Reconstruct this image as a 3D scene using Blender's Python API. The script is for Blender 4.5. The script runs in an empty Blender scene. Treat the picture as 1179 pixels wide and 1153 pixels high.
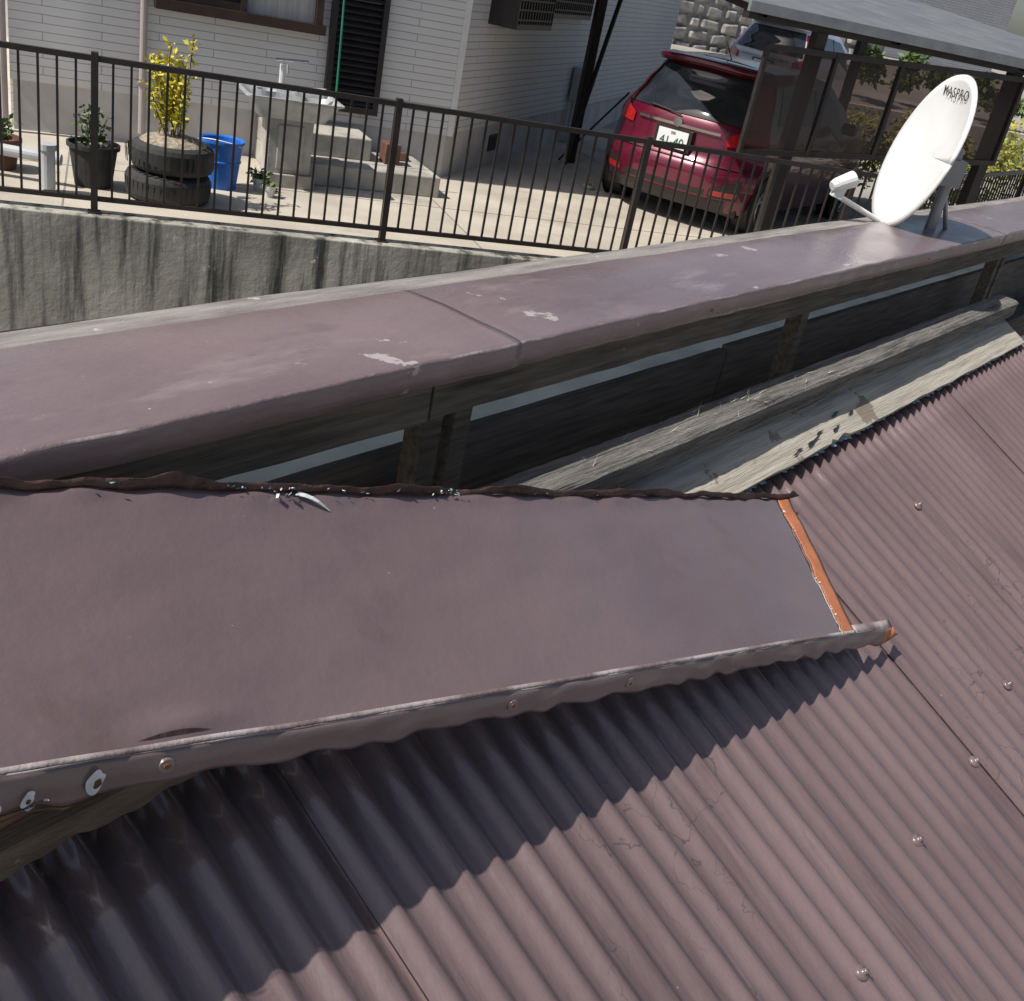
import bpy, math, random
from mathutils import Vector as V, Matrix, noise
random.seed(7)
sc=bpy.context.scene
C=bpy.context.collection
# ------------------------------------------------------------ materials
def mat(name,c1,c2=None,scale=5,rough=.6,metal=0,bump=0,bscale=60,stretch=(1,1,1),detail=6,spec=.5,rvar=0,
        chips=None,chipscale=30,chipthr=.72,streak=None,coat=0,cracks=False,lo=.35,hi=.65,chips2=None,coatr=.05,streak2=None):
    m=bpy.data.materials.new(name);m.use_nodes=True
    nt=m.node_tree;N=nt.nodes;L=nt.links;b=N['Principled BSDF']
    b.inputs['Roughness'].default_value=rough;b.inputs['Metallic'].default_value=metal
    b.inputs['Specular IOR Level'].default_value=spec
    b.inputs['Coat Weight'].default_value=coat
    b.inputs['Coat Roughness'].default_value=coatr
    tc=N.new('ShaderNodeTexCoord');mp=N.new('ShaderNodeMapping');mp.inputs['Scale'].default_value=stretch
    L.new(tc.outputs['Object'],mp.inputs['Vector'])
    def nz(s,d=6,src=None,r=.55,dist=0):
        n=N.new('ShaderNodeTexNoise');n.inputs['Scale'].default_value=s;n.inputs['Detail'].default_value=d
        n.inputs['Roughness'].default_value=r;n.inputs['Distortion'].default_value=dist
        L.new((src or mp.outputs['Vector']),n.inputs['Vector']);return n
    def ramp(src,a,b2,ca=(0,0,0,1),cb=(1,1,1,1)):
        r=N.new('ShaderNodeValToRGB');r.color_ramp.elements[0].position=a;r.color_ramp.elements[1].position=b2
        r.color_ramp.elements[0].color=ca;r.color_ramp.elements[1].color=cb
        L.new(src,r.inputs['Fac']);return r
    def mix(f,a,b2):
        x=N.new('ShaderNodeMix');x.data_type='RGBA'
        L.new(f,x.inputs[0])
        for s,v in ((6,a),(7,b2)):
            if isinstance(v,(tuple,list)): x.inputs[s].default_value=(*v[:3],1)
            else: L.new(v,x.inputs[s])
        return x.outputs[2]
    n1=nz(scale,detail)
    c2=c2 or tuple(x*.75 for x in c1)
    col=mix(ramp(n1.outputs[0],lo,hi).outputs[0],c1,c2)
    for st_ in (streak,streak2):
        if st_:
            mp2=N.new('ShaderNodeMapping');mp2.inputs['Scale'].default_value=st_[1]
            L.new(tc.outputs['Object'],mp2.inputs['Vector'])
            n2=nz(1,8,mp2.outputs['Vector'],.65)
            col=mix(ramp(n2.outputs[0],st_[2],st_[2]+.15).outputs[0],col,st_[0])
    for ch in ((chips,chipscale,chipthr),chips2):
        if ch and ch[0]:
            n3=nz(ch[1],6,tc.outputs['Object'],.65)
            col=mix(ramp(n3.outputs[0],ch[2],ch[2]+.015).outputs[0],col,ch[0])
    if cracks:
        mp3=N.new('ShaderNodeMapping');mp3.inputs['Scale'].default_value=(9,2.2,3)
        nd=nz(7,4,tc.outputs['Object'])
        ad=N.new('ShaderNodeMixRGB');ad.blend_type='ADD';ad.inputs[0].default_value=.25
        L.new(tc.outputs['Object'],ad.inputs[1]);L.new(nd.outputs[1],ad.inputs[2])
        L.new(ad.outputs[0],mp3.inputs['Vector'])
        vo=N.new('ShaderNodeTexVoronoi');vo.feature='DISTANCE_TO_EDGE';vo.inputs['Scale'].default_value=1
        L.new(mp3.outputs['Vector'],vo.inputs['Vector'])
        r1=ramp(vo.outputs[0],.002,.007,(1,1,1,1),(0,0,0,1))
        nm=nz(1.1,3,tc.outputs['Object']);r2=ramp(nm.outputs[0],.58,.62)
        mu=N.new('ShaderNodeMath');mu.operation='MULTIPLY';L.new(r1.outputs[0],mu.inputs[0]);L.new(r2.outputs[0],mu.inputs[1])
        col=mix(mu.outputs[0],col,tuple(x*.45 for x in c1))
    L.new(col,b.inputs['Base Color'])
    if rvar:
        nr=nz(scale*1.7,5);mr=N.new('ShaderNodeMapRange');mr.inputs['To Min'].default_value=max(.05,rough-rvar);mr.inputs['To Max'].default_value=rough+rvar
        mr.inputs['From Min'].default_value=.3;mr.inputs['From Max'].default_value=.7
        L.new(nr.outputs[0],mr.inputs[0]);L.new(mr.outputs[0],b.inputs['Roughness'])
    if bump:
        nb=nz(bscale,6);bp=N.new('ShaderNodeBump');bp.inputs['Strength'].default_value=bump;bp.inputs['Distance'].default_value=.01
        L.new(nb.outputs[0],bp.inputs['Height']);L.new(bp.outputs[0],b.inputs['Normal'])
    return m
def tilemat(name,c1,c2,mortar,w,h,ms=.004):
    m=bpy.data.materials.new(name);m.use_nodes=True;nt=m.node_tree;N=nt.nodes;L=nt.links;b=N['Principled BSDF']
    tc=N.new('ShaderNodeTexCoord');s=N.new('ShaderNodeSeparateXYZ');c=N.new('ShaderNodeCombineXYZ')
    L.new(tc.outputs['Object'],s.inputs[0]);L.new(s.outputs[0],c.inputs[0]);L.new(s.outputs[2],c.inputs[1])
    br=N.new('ShaderNodeTexBrick');L.new(c.outputs[0],br.inputs['Vector'])
    br.inputs['Scale'].default_value=1;br.inputs['Brick Width'].default_value=w;br.inputs['Row Height'].default_value=h
    br.inputs['Mortar Size'].default_value=ms;br.inputs['Color1'].default_value=(*c1,1);br.inputs['Color2'].default_value=(*c2,1);br.inputs['Mortar'].default_value=(*mortar,1)
    n=N.new('ShaderNodeTexNoise');n.inputs['Scale'].default_value=1.6;n.inputs['Detail'].default_value=7;L.new(tc.outputs['Object'],n.inputs['Vector'])
    mx=N.new('ShaderNodeMixRGB');mx.blend_type='MULTIPLY';mx.inputs[0].default_value=.15
    L.new(br.outputs[0],mx.inputs[1]);L.new(n.outputs[0],mx.inputs[2]);L.new(mx.outputs[0],b.inputs['Base Color'])
    b.inputs['Roughness'].default_value=.5
    bp=N.new('ShaderNodeBump');bp.inputs['Strength'].default_value=.5;bp.inputs['Distance'].default_value=.006;bp.invert=True
    L.new(br.outputs['Fac'],bp.inputs['Height']);L.new(bp.outputs[0],b.inputs['Normal'])
    return m
PA=(.178,.124,.122);PB=(.138,.095,.094)
M={}
M['roof']=mat('roof_paint',PA,PB,3,.32,bump=.2,bscale=90,stretch=(1,.35,1),chips=(.5,.47,.46),chipscale=55,chipthr=.735,rvar=.14,cracks=True,streak=((.105,.07,.069),(18,1.1,1),.53),spec=.65,coat=.6,coatr=.12,streak2=((.21,.165,.165),(40,1.6,1),.64))
M['flash']=mat('flashing_paint',(.178,.128,.128),(.142,.100,.101),1.6,.28,bump=.12,bscale=55,chips=(.5,.47,.46),chipscale=60,chipthr=.735,rvar=.1,spec=.6,streak=((.13,.088,.084),(3,4,3),.56),coat=.3,coatr=.15,streak2=((.22,.175,.175),(6,9,6),.66))
M['cap']=mat('cap_paint',(.215,.158,.162),(.160,.115,.118),3,.32,bump=.2,bscale=60,chips=(.40,.36,.345),chipscale=7,chipthr=.665,rvar=.12,stretch=(.5,1,1),spec=.6,chips2=((.52,.49,.47),45,.715),streak=((.13,.092,.092),(2,5,5),.56),coat=.3,coatr=.18,streak2=((.27,.215,.215),(2.5,9,9),.58))
M['worn']=mat('worn_edge',(.42,.37,.35),(.175,.125,.125),7,.6,bump=.4,lo=.38,hi=.56,detail=10)
M['wornd']=mat('worn_edge_cap',(.32,.27,.265),(.18,.13,.13),7,.5,bump=.4,lo=.32,hi=.52,detail=10)
M['rustedge']=mat('flaked_edge',(.10,.05,.04),(.035,.018,.016),30,.5,bump=.6,chips=(.4,.48,.5),chipscale=30,chipthr=.68)
M['orange']=mat('primer_orange',(.52,.19,.08),(.38,.13,.055),9,.5,bump=.2,chips=(.6,.4,.3),chipscale=40,chipthr=.66)
M['flake']=mat('paint_flake',(.72,.72,.70),(.45,.50,.50),60,.6)
M['blueflake']=mat('old_blue_paint',(.08,.19,.22),(.2,.30,.32),40,.6,chips=(.5,.5,.5),chipscale=50,chipthr=.6)
M['rust']=mat('rust',(.16,.06,.025),(.05,.02,.012),60,.8,bump=.4)
M['board']=mat('pale_board',(.50,.455,.375),(.33,.295,.24),2.5,.8,bump=.5,bscale=9,stretch=(1.2,25,25),streak=((.15,.125,.10),(2.5,45,45),.60),chips=(.06,.045,.03),chipscale=9,chipthr=.70,chips2=((.22,.18,.14),4,.64))
M['beam']=mat('weathered_beam',(.235,.22,.195),(.12,.11,.098),3,.85,bump=1,bscale=10,stretch=(1.5,26,26),streak=((.04,.035,.03),(3,60,60),.52),chips=(.40,.36,.30),chipscale=6,chipthr=.67)
M['oldwood']=mat('old_wood',(.15,.125,.095),(.07,.057,.043),3,.85,bump=.8,bscale=10,stretch=(1.5,24,24),streak=((.03,.022,.016),(3,50,50),.56),chips=(.24,.20,.15),chipscale=7,chipthr=.66)
M['darkwood']=mat('dark_wood',(.16,.14,.125),(.08,.07,.063),3,.85,bump=.6,bscale=10,stretch=(1.5,22,22))
M['ledge']=mat('dark_blue_grey_ledge',(.042,.055,.062),(.025,.033,.038),4,.6)
M['weather']=mat('weathered_strip',(.31,.285,.26),(.17,.15,.14),8,.8,bump=.5,stretch=(.6,4,4),chips=(.45,.42,.38),chipscale=20,chipthr=.66)
M['conc']=mat('yard_concrete',(.54,.485,.40),(.40,.36,.295),1.3,.85,bump=.3,bscale=50,streak=((.30,.275,.23),(.9,.9,.9),.54),chips=(.25,.22,.18),chipscale=14,chipthr=.70)
M['step']=mat('step_concrete',(.46,.44,.38),(.29,.27,.24),4,.85,bump=.4)
M['asph']=mat('asphalt',(.36,.335,.30),(.25,.235,.21),.4,.9,bump=.3,bscale=80)
M['ret']=mat('retaining_concrete',(.52,.495,.42),(.28,.265,.225),1.3,.9,bump=.5,bscale=25,streak=((.055,.052,.043),(7,7,.5),.47),chips2=((.55,.53,.48),9,.68))
M['fence']=mat('fence_metal',(.035,.026,.022),(.022,.018,.016),8,.45)
M['tile']=tilemat('grey_tile_siding',(.70,.69,.68),(.68,.67,.66),(.34,.33,.325),.9,.066,.0035)
M['tile2']=tilemat('grey_siding',(.56,.56,.58),(.52,.52,.54),(.22,.22,.23),.6,.1,.005)
M['found']=mat('foundation',(.58,.56,.53),(.46,.44,.42),3,.85,bump=.2)
M['dark']=mat('dark_frame',(.03,.024,.022),(.02,.017,.015),10,.4)
M['brown']=mat('brown_frame',(.06,.035,.025),(.04,.025,.02),10,.4)
M['glass']=mat('window_glass',(.03,.035,.045),(.015,.018,.022),3,.05,spec=.8)
M['curtain']=mat('curtain',(.5,.48,.45),(.35,.34,.33),12,.9,stretch=(3,1,.2))
M['white']=mat('white_plastic',(.72,.72,.70),(.6,.6,.58),4,.4)
M['dish']=mat('dish_paint',(.76,.76,.75),(.66,.66,.65),3,.4,chips=(.5,.48,.44),chipscale=14,chipthr=.72)
M['grey']=mat('grey_metal',(.33,.34,.35),(.24,.25,.26),6,.4,metal=.5)
M['ltgrey']=mat('light_grey_pvc',(.52,.53,.54),(.42,.43,.45),5,.5)
M['black']=mat('black_rubber',(.022,.022,.022),(.04,.038,.035),9,.75,bump=.2)
M['blue']=mat('blue_plastic',(.02,.17,.62),(.015,.12,.46),5,.4)
M['carred']=mat('magenta_paint',(.135,.005,.026),(.12,.005,.023),2,.30,metal=.25,coat=1)
M['carwhite']=mat('white_paint',(.75,.75,.76),(.7,.7,.71),2,.3,coat=1)
M['tail']=mat('tail_lamp_red',(.50,.01,.012),(.30,.01,.01),20,.12,coat=1)
M['chrome']=mat('chrome',(.7,.7,.7),(.6,.6,.6),5,.12,metal=1)
M['plate']=mat('plate_white',(.8,.8,.8),(.75,.75,.75),5,.4)
M['green']=mat('plate_green',(.01,.12,.05),(.01,.12,.05),5,.5)
M['rim']=mat('wheel_rim',(.4,.4,.42),(.3,.3,.32),8,.3,metal=.9)
M['yleaf']=mat('yellow_leaves',(.66,.55,.03),(.42,.40,.04),9,.6)
M['gleaf']=mat('green_leaves',(.07,.12,.03),(.12,.16,.04),3,.6)
M['ygleaf']=mat('golden_hedge_leaves',(.42,.38,.05),(.16,.20,.04),1.5,.6)
M['stem']=mat('stem',(.12,.08,.045),(.08,.05,.03),9,.8)
M['soil']=mat('pebble_soil',(.42,.36,.27),(.2,.16,.12),30,.9,bump=1)
M['terra']=mat('brown_brick',(.16,.075,.05),(.10,.05,.035),9,.85)
M['ghose']=mat('green_hose',(.02,.22,.12),(.02,.16,.1),5,.5)
M['stone']=mat('stone_wall_mat',(.42,.40,.37),(.15,.145,.14),3,.9,bump=1,bscale=6)
M['rooftile']=mat('grey_roof_tiles',(.13,.13,.14),(.09,.09,.10),3,.7,bump=.5,bscale=12)
M['cproof']=mat('carport_sheet',(.17,.175,.175),(.13,.135,.14),2,.5)
m=bpy.data.materials.new('smoked_panel');m.use_nodes=True;nt=m.node_tree;b=nt.nodes['Principled BSDF']
b.inputs['Base Color'].default_value=(.06,.045,.04,1);b.inputs['Roughness'].default_value=.12
tr=nt.nodes.new('ShaderNodeBsdfTransparent');tr.inputs[0].default_value=(.34,.28,.26,1)
mxs=nt.nodes.new('ShaderNodeMixShader')
nn=nt.nodes.new('ShaderNodeTexNoise');nn.inputs['Scale'].default_value=3
mr=nt.nodes.new('ShaderNodeMapRange');mr.inputs['To Min'].default_value=.35;mr.inputs['To Max'].default_value=.65
nt.links.new(nn.outputs[0],mr.inputs[0]);nt.links.new(mr.outputs[0],mxs.inputs[0])
nt.links.new(tr.outputs[0],mxs.inputs[1]);nt.links.new(b.outputs[0],mxs.inputs[2]);nt.links.new(mxs.outputs[0],nt.nodes['Material Output'].inputs[0])
M['screen']=m
# ------------------------------------------------------------ helpers
I4=Matrix.Identity(4)
def frame(o,X,Y,Z):
    m=Matrix.Identity(4)
    for i,a in enumerate((V(X).normalized(),V(Y).normalized(),V(Z).normalized(),V(o))):
        for j in range(3): m[j][i]=a[j]
    return m
def top(name,loc=(0,0,0)):
    e=bpy.data.objects.new(name,None);C.objects.link(e);e.location=loc;e.empty_display_size=.2;return e
def part(name,vs,fs,mt,par=None,Mx=I4,smooth=False,bevel=0,mats=None,fm=None,solid=0,subs=0):
    me=bpy.data.meshes.new(name);me.from_pydata([tuple(v) for v in vs],[],fs);me.update()
    for q in (mats or [mt]): me.materials.append(M[q] if isinstance(q,str) else q)
    if fm:
        for p,i in zip(me.polygons,fm): p.material_index=i
    if smooth:
        for p in me.polygons: p.use_smooth=True
    o=bpy.data.objects.new(name,me);C.objects.link(o)
    if par is not None:
        o.parent=par;o.matrix_parent_inverse=Matrix.Translation(par.location).inverted()
    o.matrix_world=Mx
    if par is not None: o.matrix_basis=Mx
    if solid:
        s=o.modifiers.new('s','SOLIDIFY');s.thickness=solid;s.offset=0
    if bevel:
        s=o.modifiers.new('b','BEVEL');s.width=bevel;s.segments=2;s.limit_method='ANGLE'
    return o
class Bld:
    def __init__(s): s.v=[];s.f=[];s.m=[]
    def add(s,vs,fs,mi=0):
        k=len(s.v);s.v+= [V(a) for a in vs];s.f+=[tuple(k+i for i in f) for f in fs];s.m+=[mi]*len(fs)
    def box(s,a0,a1,b0,b1,c0,c1,mi=0):
        s.add([(a0,b0,c0),(a1,b0,c0),(a1,b1,c0),(a0,b1,c0),(a0,b0,c1),(a1,b0,c1),(a1,b1,c1),(a0,b1,c1)],
              [(0,3,2,1),(4,5,6,7),(0,1,5,4),(1,2,6,5),(2,3,7,6),(3,0,4,7)],mi)
    def tube(s,p,q,r,r2=None,n=12,mi=0,cap=True):
        p=V(p);q=V(q);r2=r if r2 is None else r2;a=(q-p).normalized();u=a.orthogonal().normalized();w=a.cross(u)
        vs=[];
        for i in range(n):
            t=2*math.pi*i/n;d=u*math.cos(t)+w*math.sin(t);vs+=[p+d*r,q+d*r2]
        fs=[(2*i,2*((i+1)%n),2*((i+1)%n)+1,2*i+1) for i in range(n)]
        if cap: fs+=[tuple(2*i for i in range(n))[::-1],tuple(2*i+1 for i in range(n))]
        s.add(vs,fs,mi)
    def lathe(s,prof,c=(0,0,0),n=28,mi=0):
        vs=[];fs=[];k=len(prof)
        for i in range(n):
            t=2*math.pi*i/n
            for r,z in prof: vs.append((c[0]+r*math.cos(t),c[1]+r*math.sin(t),c[2]+z))
        for i in range(n):
            j=(i+1)%n
            for a in range(k-1): fs.append((i*k+a,j*k+a,j*k+a+1,i*k+a+1))
        s.add(vs,fs,mi)
    def grid(s,f,nu,nv,mi=0,u0=0,u1=1,v0=0,v1=1):
        vs=[f(u0+(u1-u0)*i/nu,v0+(v1-v0)*j/nv) for i in range(nu+1) for j in range(nv+1)]
        fs=[(i*(nv+1)+j,(i+1)*(nv+1)+j,(i+1)*(nv+1)+j+1,i*(nv+1)+j+1) for i in range(nu) for j in range(nv)]
        s.add(vs,fs,mi)
    def leaves(s,c,rad,n,size,mi=0):
        for i in range(n):
            while True:
                p=V((random.uniform(-1,1),random.uniform(-1,1),random.uniform(-1,1)))
                if p.length<1: break
            p=V(c)+V((p.x*rad[0],p.y*rad[1],p.z*rad[2]))
            a=V((random.gauss(0,1),random.gauss(0,1),random.gauss(0,.7))).normalized();b=a.orthogonal().normalized()
            b=(b*math.cos(i)+a.cross(b)*math.sin(i));z=size*random.uniform(.6,1.3)
            s.add([p,p+a*z*.5+b*z*.25,p+a*z,p+a*z*.5-b*z*.25],[(0,1,2,3)],mi)
    def done(s,name,mt,par=None,Mx=I4,mats=None,**k):
        return part(name,s.v,s.f,mt,par,Mx,mats=mats,fm=s.m if mats else None,**k)
# ------------------------------------------------------------ frames
Nv=V((.828,-.561,0)).normalized();Dv=V((.561,.828,0)).normalized()
th=math.radians(27);nv=Nv*math.sin(th)+V((0,0,math.cos(th)));Sv=Nv*math.cos(th)-V((0,0,math.sin(th)))
RF=frame(nv*-1.35,Dv,-Sv,nv)            # roof plane: x along ridge, y up slope
KF=frame(Nv*-1.1,Dv,-Nv,(0,0,1))        # ridge: x along, y toward back, z up
gd=V((.912,.411,0)).normalized();gb=V((-.411,.912,0)).normalized()
GF=frame((-3.155,6.855,-2),gd,gb,(0,0,1))
W=V((-1.33,10.55,-2));fd=V((.885,.465,0)).normalized();fi=V((-.465,.885,0)).normalized()
HF=frame(W,fd,fi,(0,0,1))
sd=V((.225,.974,0)).normalized();si=V((-.974,.225,0)).normalized()
SF=frame(W,sd,si,(0,0,1))
PITCH=.0645
# ------------------------------------------------------------ corrugated roof
def corr(x):
    t=2*math.pi*x/PITCH
    return .0075*math.cos(t)+.0014*math.cos(2*t)
n0=int(-1.52/PITCH*12);n1=int(6.6/PITCH*12)
xs=[i*PITCH/12 for i in range(n0,n1)]
ys=[.312,.2,.1,.0,-.12,-.25,-.38,-.5,-.65,-.8,-1.0,-1.2,-1.45,-1.7,-2.3,-3.2]
seams=[(k+.5)*PITCH for k in (-12,12,36,60,84)]
vs=[];colx=[]
for x in xs:
    k=sum(1 for s_ in seams if x>s_)
    colx.append((x,-.0035*(k%2)))
for x,o in colx:
    kk=round(x/PITCH);am=1+.18*noise.noise(V((kk*3.7,0,0)))
    for y in ys: vs.append((x+.003*noise.noise(V((kk*2.3,y*1.7,8))),y+ .003*math.sin(x*40)*(y>.3),corr(x)*am+o+.005*noise.noise(V((x*1.3,y*1.5,0)))+.0025*noise.noise(V((x*5,y*3,4)))))
k=len(ys);fs=[(i*k+j,i*k+j+1,(i+1)*k+j+1,(i+1)*k+j) for i in range(len(xs)-1) for j in range(k-1)]
roofobj=part('corrugated_metal_roof',vs,fs,'roof',None,RF,smooth=True,solid=.0012)
def rchild(o): o.matrix_parent_inverse=I4.copy();o.matrix_basis=I4.copy()
B=Bld()
for s_ in seams:
    B.add([(s_,.30,corr(s_)+.004),(s_,-3.2,corr(s_)+.004),(s_+.003,-3.2,corr(s_)-.004),(s_+.003,.30,corr(s_)-.004)],[(0,1,2,3)])
rchild(B.done('sheet_laps','rustedge',roofobj))
B=Bld()
def screw(B,x,y,z):
    x+=random.uniform(-.003,.003)
    B.lathe([(0,.013),(.004,.0125),(.0055,.010),(.006,.004),(.012,.003),(.0145,0),(.015,-.004)],(x,y,z),18)
for row,st in ((-.53,0),(-1.3,2),(-2.1,1)):
    for i in range(-18,90):
        if (i+st)%6==0: screw(B,i*PITCH,row+random.uniform(-.05,.05),.009)
screw(B,47*PITCH,.02,.009)
rchild(B.done('roof_screws','flash',roofobj,smooth=True))
B=Bld()
x=2.3
while x<4.85:
    w=random.uniform(.015,.05);h=random.uniform(.002,.018)
    B.add([(x,.325,.020),(x+w,.325,.020),(x+w*.8,.308-h,.011+random.uniform(0,.006)),(x+w*.3,.308-h*.6,.011)],[(0,1,2,3)])
    x+=w*random.uniform(.8,1.15)
rchild(B.done('old_paint_fringe','blueflake',roofobj))
# ------------------------------------------------------------ ridge: cap + timber
rc=top('ridge_cap',Nv*-1.1+Dv*1.5+V((0,0,-.65)))
def capx(x0,x1,zo,name):
    nx=int((x1-x0)*50)
    prof=[(.010,-.680,0),(.000,-.676,0),(-.003,-.655,0),(-.004,-.633,0),(-.0035,-.6285,1),(.001,-.6262,1),(.010,-.6252,0),(.05,-.624,0),(.10,-.623,0),(.2,-.622,0),(.30,-.624,0),(.312,-.628,1),(.314,-.66,0)]
    vs=[]
    for i in range(nx+1):
        x=x0+(x1-x0)*i/nx
        for (y,z,mi) in prof:
            wv=.0028*noise.noise(V((x*3,y*6,3)))+.0016*noise.noise(V((x*9,y*9,1)))
            e=.003*noise.noise(V((x*12,z*5,7)))+.004*noise.noise(V((x*2,z*5,2)))
            sm=.008*math.exp(-((x-1.56)/.03)**2)*(1 if y<.08 else .3)*(noise.noise(V((x*60,y*20,0)))+.3)
            vs.append((x,y+e-zo*.4,z+wv+zo+sm))
    k=len(prof);fs=[];fm=[]
    for i in range(nx):
        for j in range(k-1):
            fs.append((i*k+j,(i+1)*k+j,(i+1)*k+j+1,i*k+j+1));fm.append(1 if prof[j][2] and prof[j+1][2] else 0)
    part(name,vs,fs,'cap',rc,KF,smooth=True,mats=['cap','wornd'],fm=fm,solid=.0008)
capx(-1.2,1.54,.0010,'cap_sheet_near');capx(1.50,4.9,0,'cap_sheet_middle');capx(4.86,7.5,.002,'cap_sheet_far')
B=Bld()
for x,y in ((.42,-.006),(2.3,-.006),(3.9,-.006)):
    B.tube((x,-.002,-.655),(x,-.008,-.655),.005,.003,10)
B.done('cap_nails','cap',rc,KF)
B=Bld()
def bst(u,v): 
    x=-1.2+8.7*u;return V((x,.312+.09*v+.006*noise.noise(V((x*3,v,0))),-.632-.008*v+.004*noise.noise(V((x*2,v*3,5)))))
B.grid(bst,120,3);B.add([(-1.2,.402,-.640),(7.5,.402,-.640),(7.5,.402,-.75),(-1.2,.402,-.75)],[(0,1,2,3)]);B.done('back_strip','weather',rc,KF)
wf=top('wooden_ridge_frame',Nv*-1.15+Dv*2+V((0,0,-.9)))
def plank(B,x0,x1,y0,y1,z0,z1,n=40,j=.002,mi=0):
    vs=[];
    for i in range(n+1):
        x=x0+(x1-x0)*i/n;r=lambda a:j*noise.noise(V((x*5,a,a*3)))
        vs+=[(x,y0+r(1),z0+r(2)),(x,y1+r(3),z0+r(4)),(x,y1+r(5),z1+r(6)),(x,y0+r(7),z1+r(8))]
    fs=[]
    for i in range(n):
        for a in range(4):
            b=(a+1)%4;fs.append((i*4+a,i*4+b,(i+1)*4+b,(i+1)*4+a))
    fs+=[(0,1,2,3),(n*4+3,n*4+2,n*4+1,n*4)]
    B.add(vs,fs,mi)
B=Bld();plank(B,-1.2,1.32,.012,.05,-.752,-.66,60,.004);plank(B,1.325,7,.010,.048,-.746,-.655,120,.004);B.done('fascia_board','oldwood',wf,KF)
B=Bld()
for x in (-.9,.0,.52,1.39,1.475,3.06,5.17,5.26,6.6): B.box(x-.025,x+.025,.052,.10,-1.2,-.635)
B.done('studs','oldwood',wf,KF)
B=Bld();plank(B,-1.2,2.9,.20,.225,-1.3,-.925);plank(B,2.91,7,.198,.222,-1.3,-.915);B.done('back_boards','darkwood',wf,KF)
B=Bld();B.box(-1.2,7,.062,.196,-1.33,-1.18);B.done('sill_timber','darkwood',wf,KF)
vs=[];nx=220;nr=28
for i in range(nx+1):
    x=.75+(4.95-.75)*i/nx
    for j in range(nr):
        t=2*math.pi*j/nr;c_,s_=math.cos(t),math.sin(t)
        p=(abs(c_)**9+abs(s_)**9)**(-1/9)
        r=p*(1+.05*noise.noise(V((x*2,c_*2,s_*2)))+.06*noise.noise(V((x*10,c_*4,s_*4)))+.03*noise.noise(V((x*40,c_*9,s_*9))))
        a,b_=.046*r*c_,.036*r*s_
        tl=.10
        vs.append((x,-.092+a*math.cos(tl)-b_*math.sin(tl)+.006*noise.noise(V((x*.8,0,0))),-.920+b_*math.cos(tl)+a*math.sin(tl)+.004*noise.noise(V((x*.8,5,0)))))
fs=[(i*nr+j,i*nr+(j+1)%nr,(i+1)*nr+(j+1)%nr,(i+1)*nr+j) for i in range(nx) for j in range(nr)]
fs+=[tuple(range(nr))[::-1],tuple(nx*nr+j for j in range(nr))]
part('ridge_beam',vs,fs,'beam',wf,KF)
B=Bld()
for i in range(60):
    x=random.gauss(2.3,.35);z=-.884+random.uniform(-.004,.004);y=-.10+random.uniform(-.05,.04)
    a=V((random.uniform(-1,1),random.uniform(-.5,.5),random.uniform(.1,.6))).normalized()*random.uniform(.015,.045)
    B.add([(x,y,z),(x+.003,y+.003,z),V((x,y,z))+a],[(0,1,2)])
B.done('splinters','board',wf,KF)
vs=[];nx=160
for i in range(nx+1):
    x=1.3+(4.93-1.3)*i/nx
    e=.005*noise.noise(V((x*6,0,0)))+(.012 if abs(x-2.9)<.06 else 0)*random.random()
    ylo=.302+e;yhi=.455
    for y,z in ((ylo,.012),(ylo,.030),(yhi,.034),(yhi,.012)): vs.append((x,y,z+.001*noise.noise(V((x*8,y*20,0)))))
fs=[]
for i in range(nx):
    for a in range(4):
        b=(a+1)%4;fs.append((i*4+a,i*4+b,(i+1)*4+b,(i+1)*4+a))
fs+=[(0,1,2,3),(nx*4+3,nx*4+2,nx*4+1,nx*4)]
part('pale_board',vs,fs,'board',wf,RF)
B=Bld()
for x,y,l in ((2.72,.33,.07),(2.80,.345,.06),(2.9,.335,.05),(2.62,.325,.05),(3.05,.36,.03),(2.95,.375,.05)):
    n=15;B.add([(x+l*random.uniform(.4,1)*math.cos(t*6.28/n),y+.005*random.uniform(.2,1.2)*math.sin(t*6.28/n)+.1*l*math.cos(t*6.28/n),.0355) for t in range(n)],[tuple(range(n))])
B.done('rot_splits','dark',wf,RF)
# ------------------------------------------------------------ displaced flashing sheet
fl=top('metal_flashing_sheet',(.1,1.6,-1))
TL=V((-.589,1.037,-.651));TR=V((.690,2.440,-1.070));BL=V((-.432,.739,-.784));BR=V((.950,2.165,-1.214))
ld=(BR-BL)
BRp=BL+ld*.905
def P_(a,b):
    t=TL+(TR-TL)*a;q=BL+(BRp-BL)*a
    return t+(q-t)*b
nrm=((TR-TL).cross(BL-TL));nrm=-nrm.normalized() if nrm.z<0 else nrm.normalized()
def psurf(a,b):
    p=P_(a,b)
    d=.006*noise.noise(V((a*5,b*1.6,0)))+.0018*noise.noise(V((a*18,b*7,2)))
    d+=.007*math.exp(-(((a-.11)/.03)**2+((b-.93)/.04)**2))
    d+=.006*math.exp(-((b/.05)**2))*(noise.noise(V((a*30,0,9)))+.6)
    return p+nrm*d
B=Bld();A0=-.3
sE=.967
B.grid(lambda u,v:psurf(u,v),200,44,0,A0,sE,0,1)
def ors(u,v):
    e=.006*noise.noise(V((v*9,3,0)))+.003*noise.noise(V((v*40,3,0)))
    return psurf(u+(e if u<.99 else 0),v)
B.grid(ors,4,60,1,sE,1.0,0,1)
B.grid(lambda u,v:ors(sE-.004*u+.001,v)+nrm*.001,1,60,2,0,1,.25,1)
out=(BL-TL).normalized();inn=-out
ldown=(-nrm*.80+out*.46).normalized()
lout=(out*.80+nrm*.46).normalized()
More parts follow.
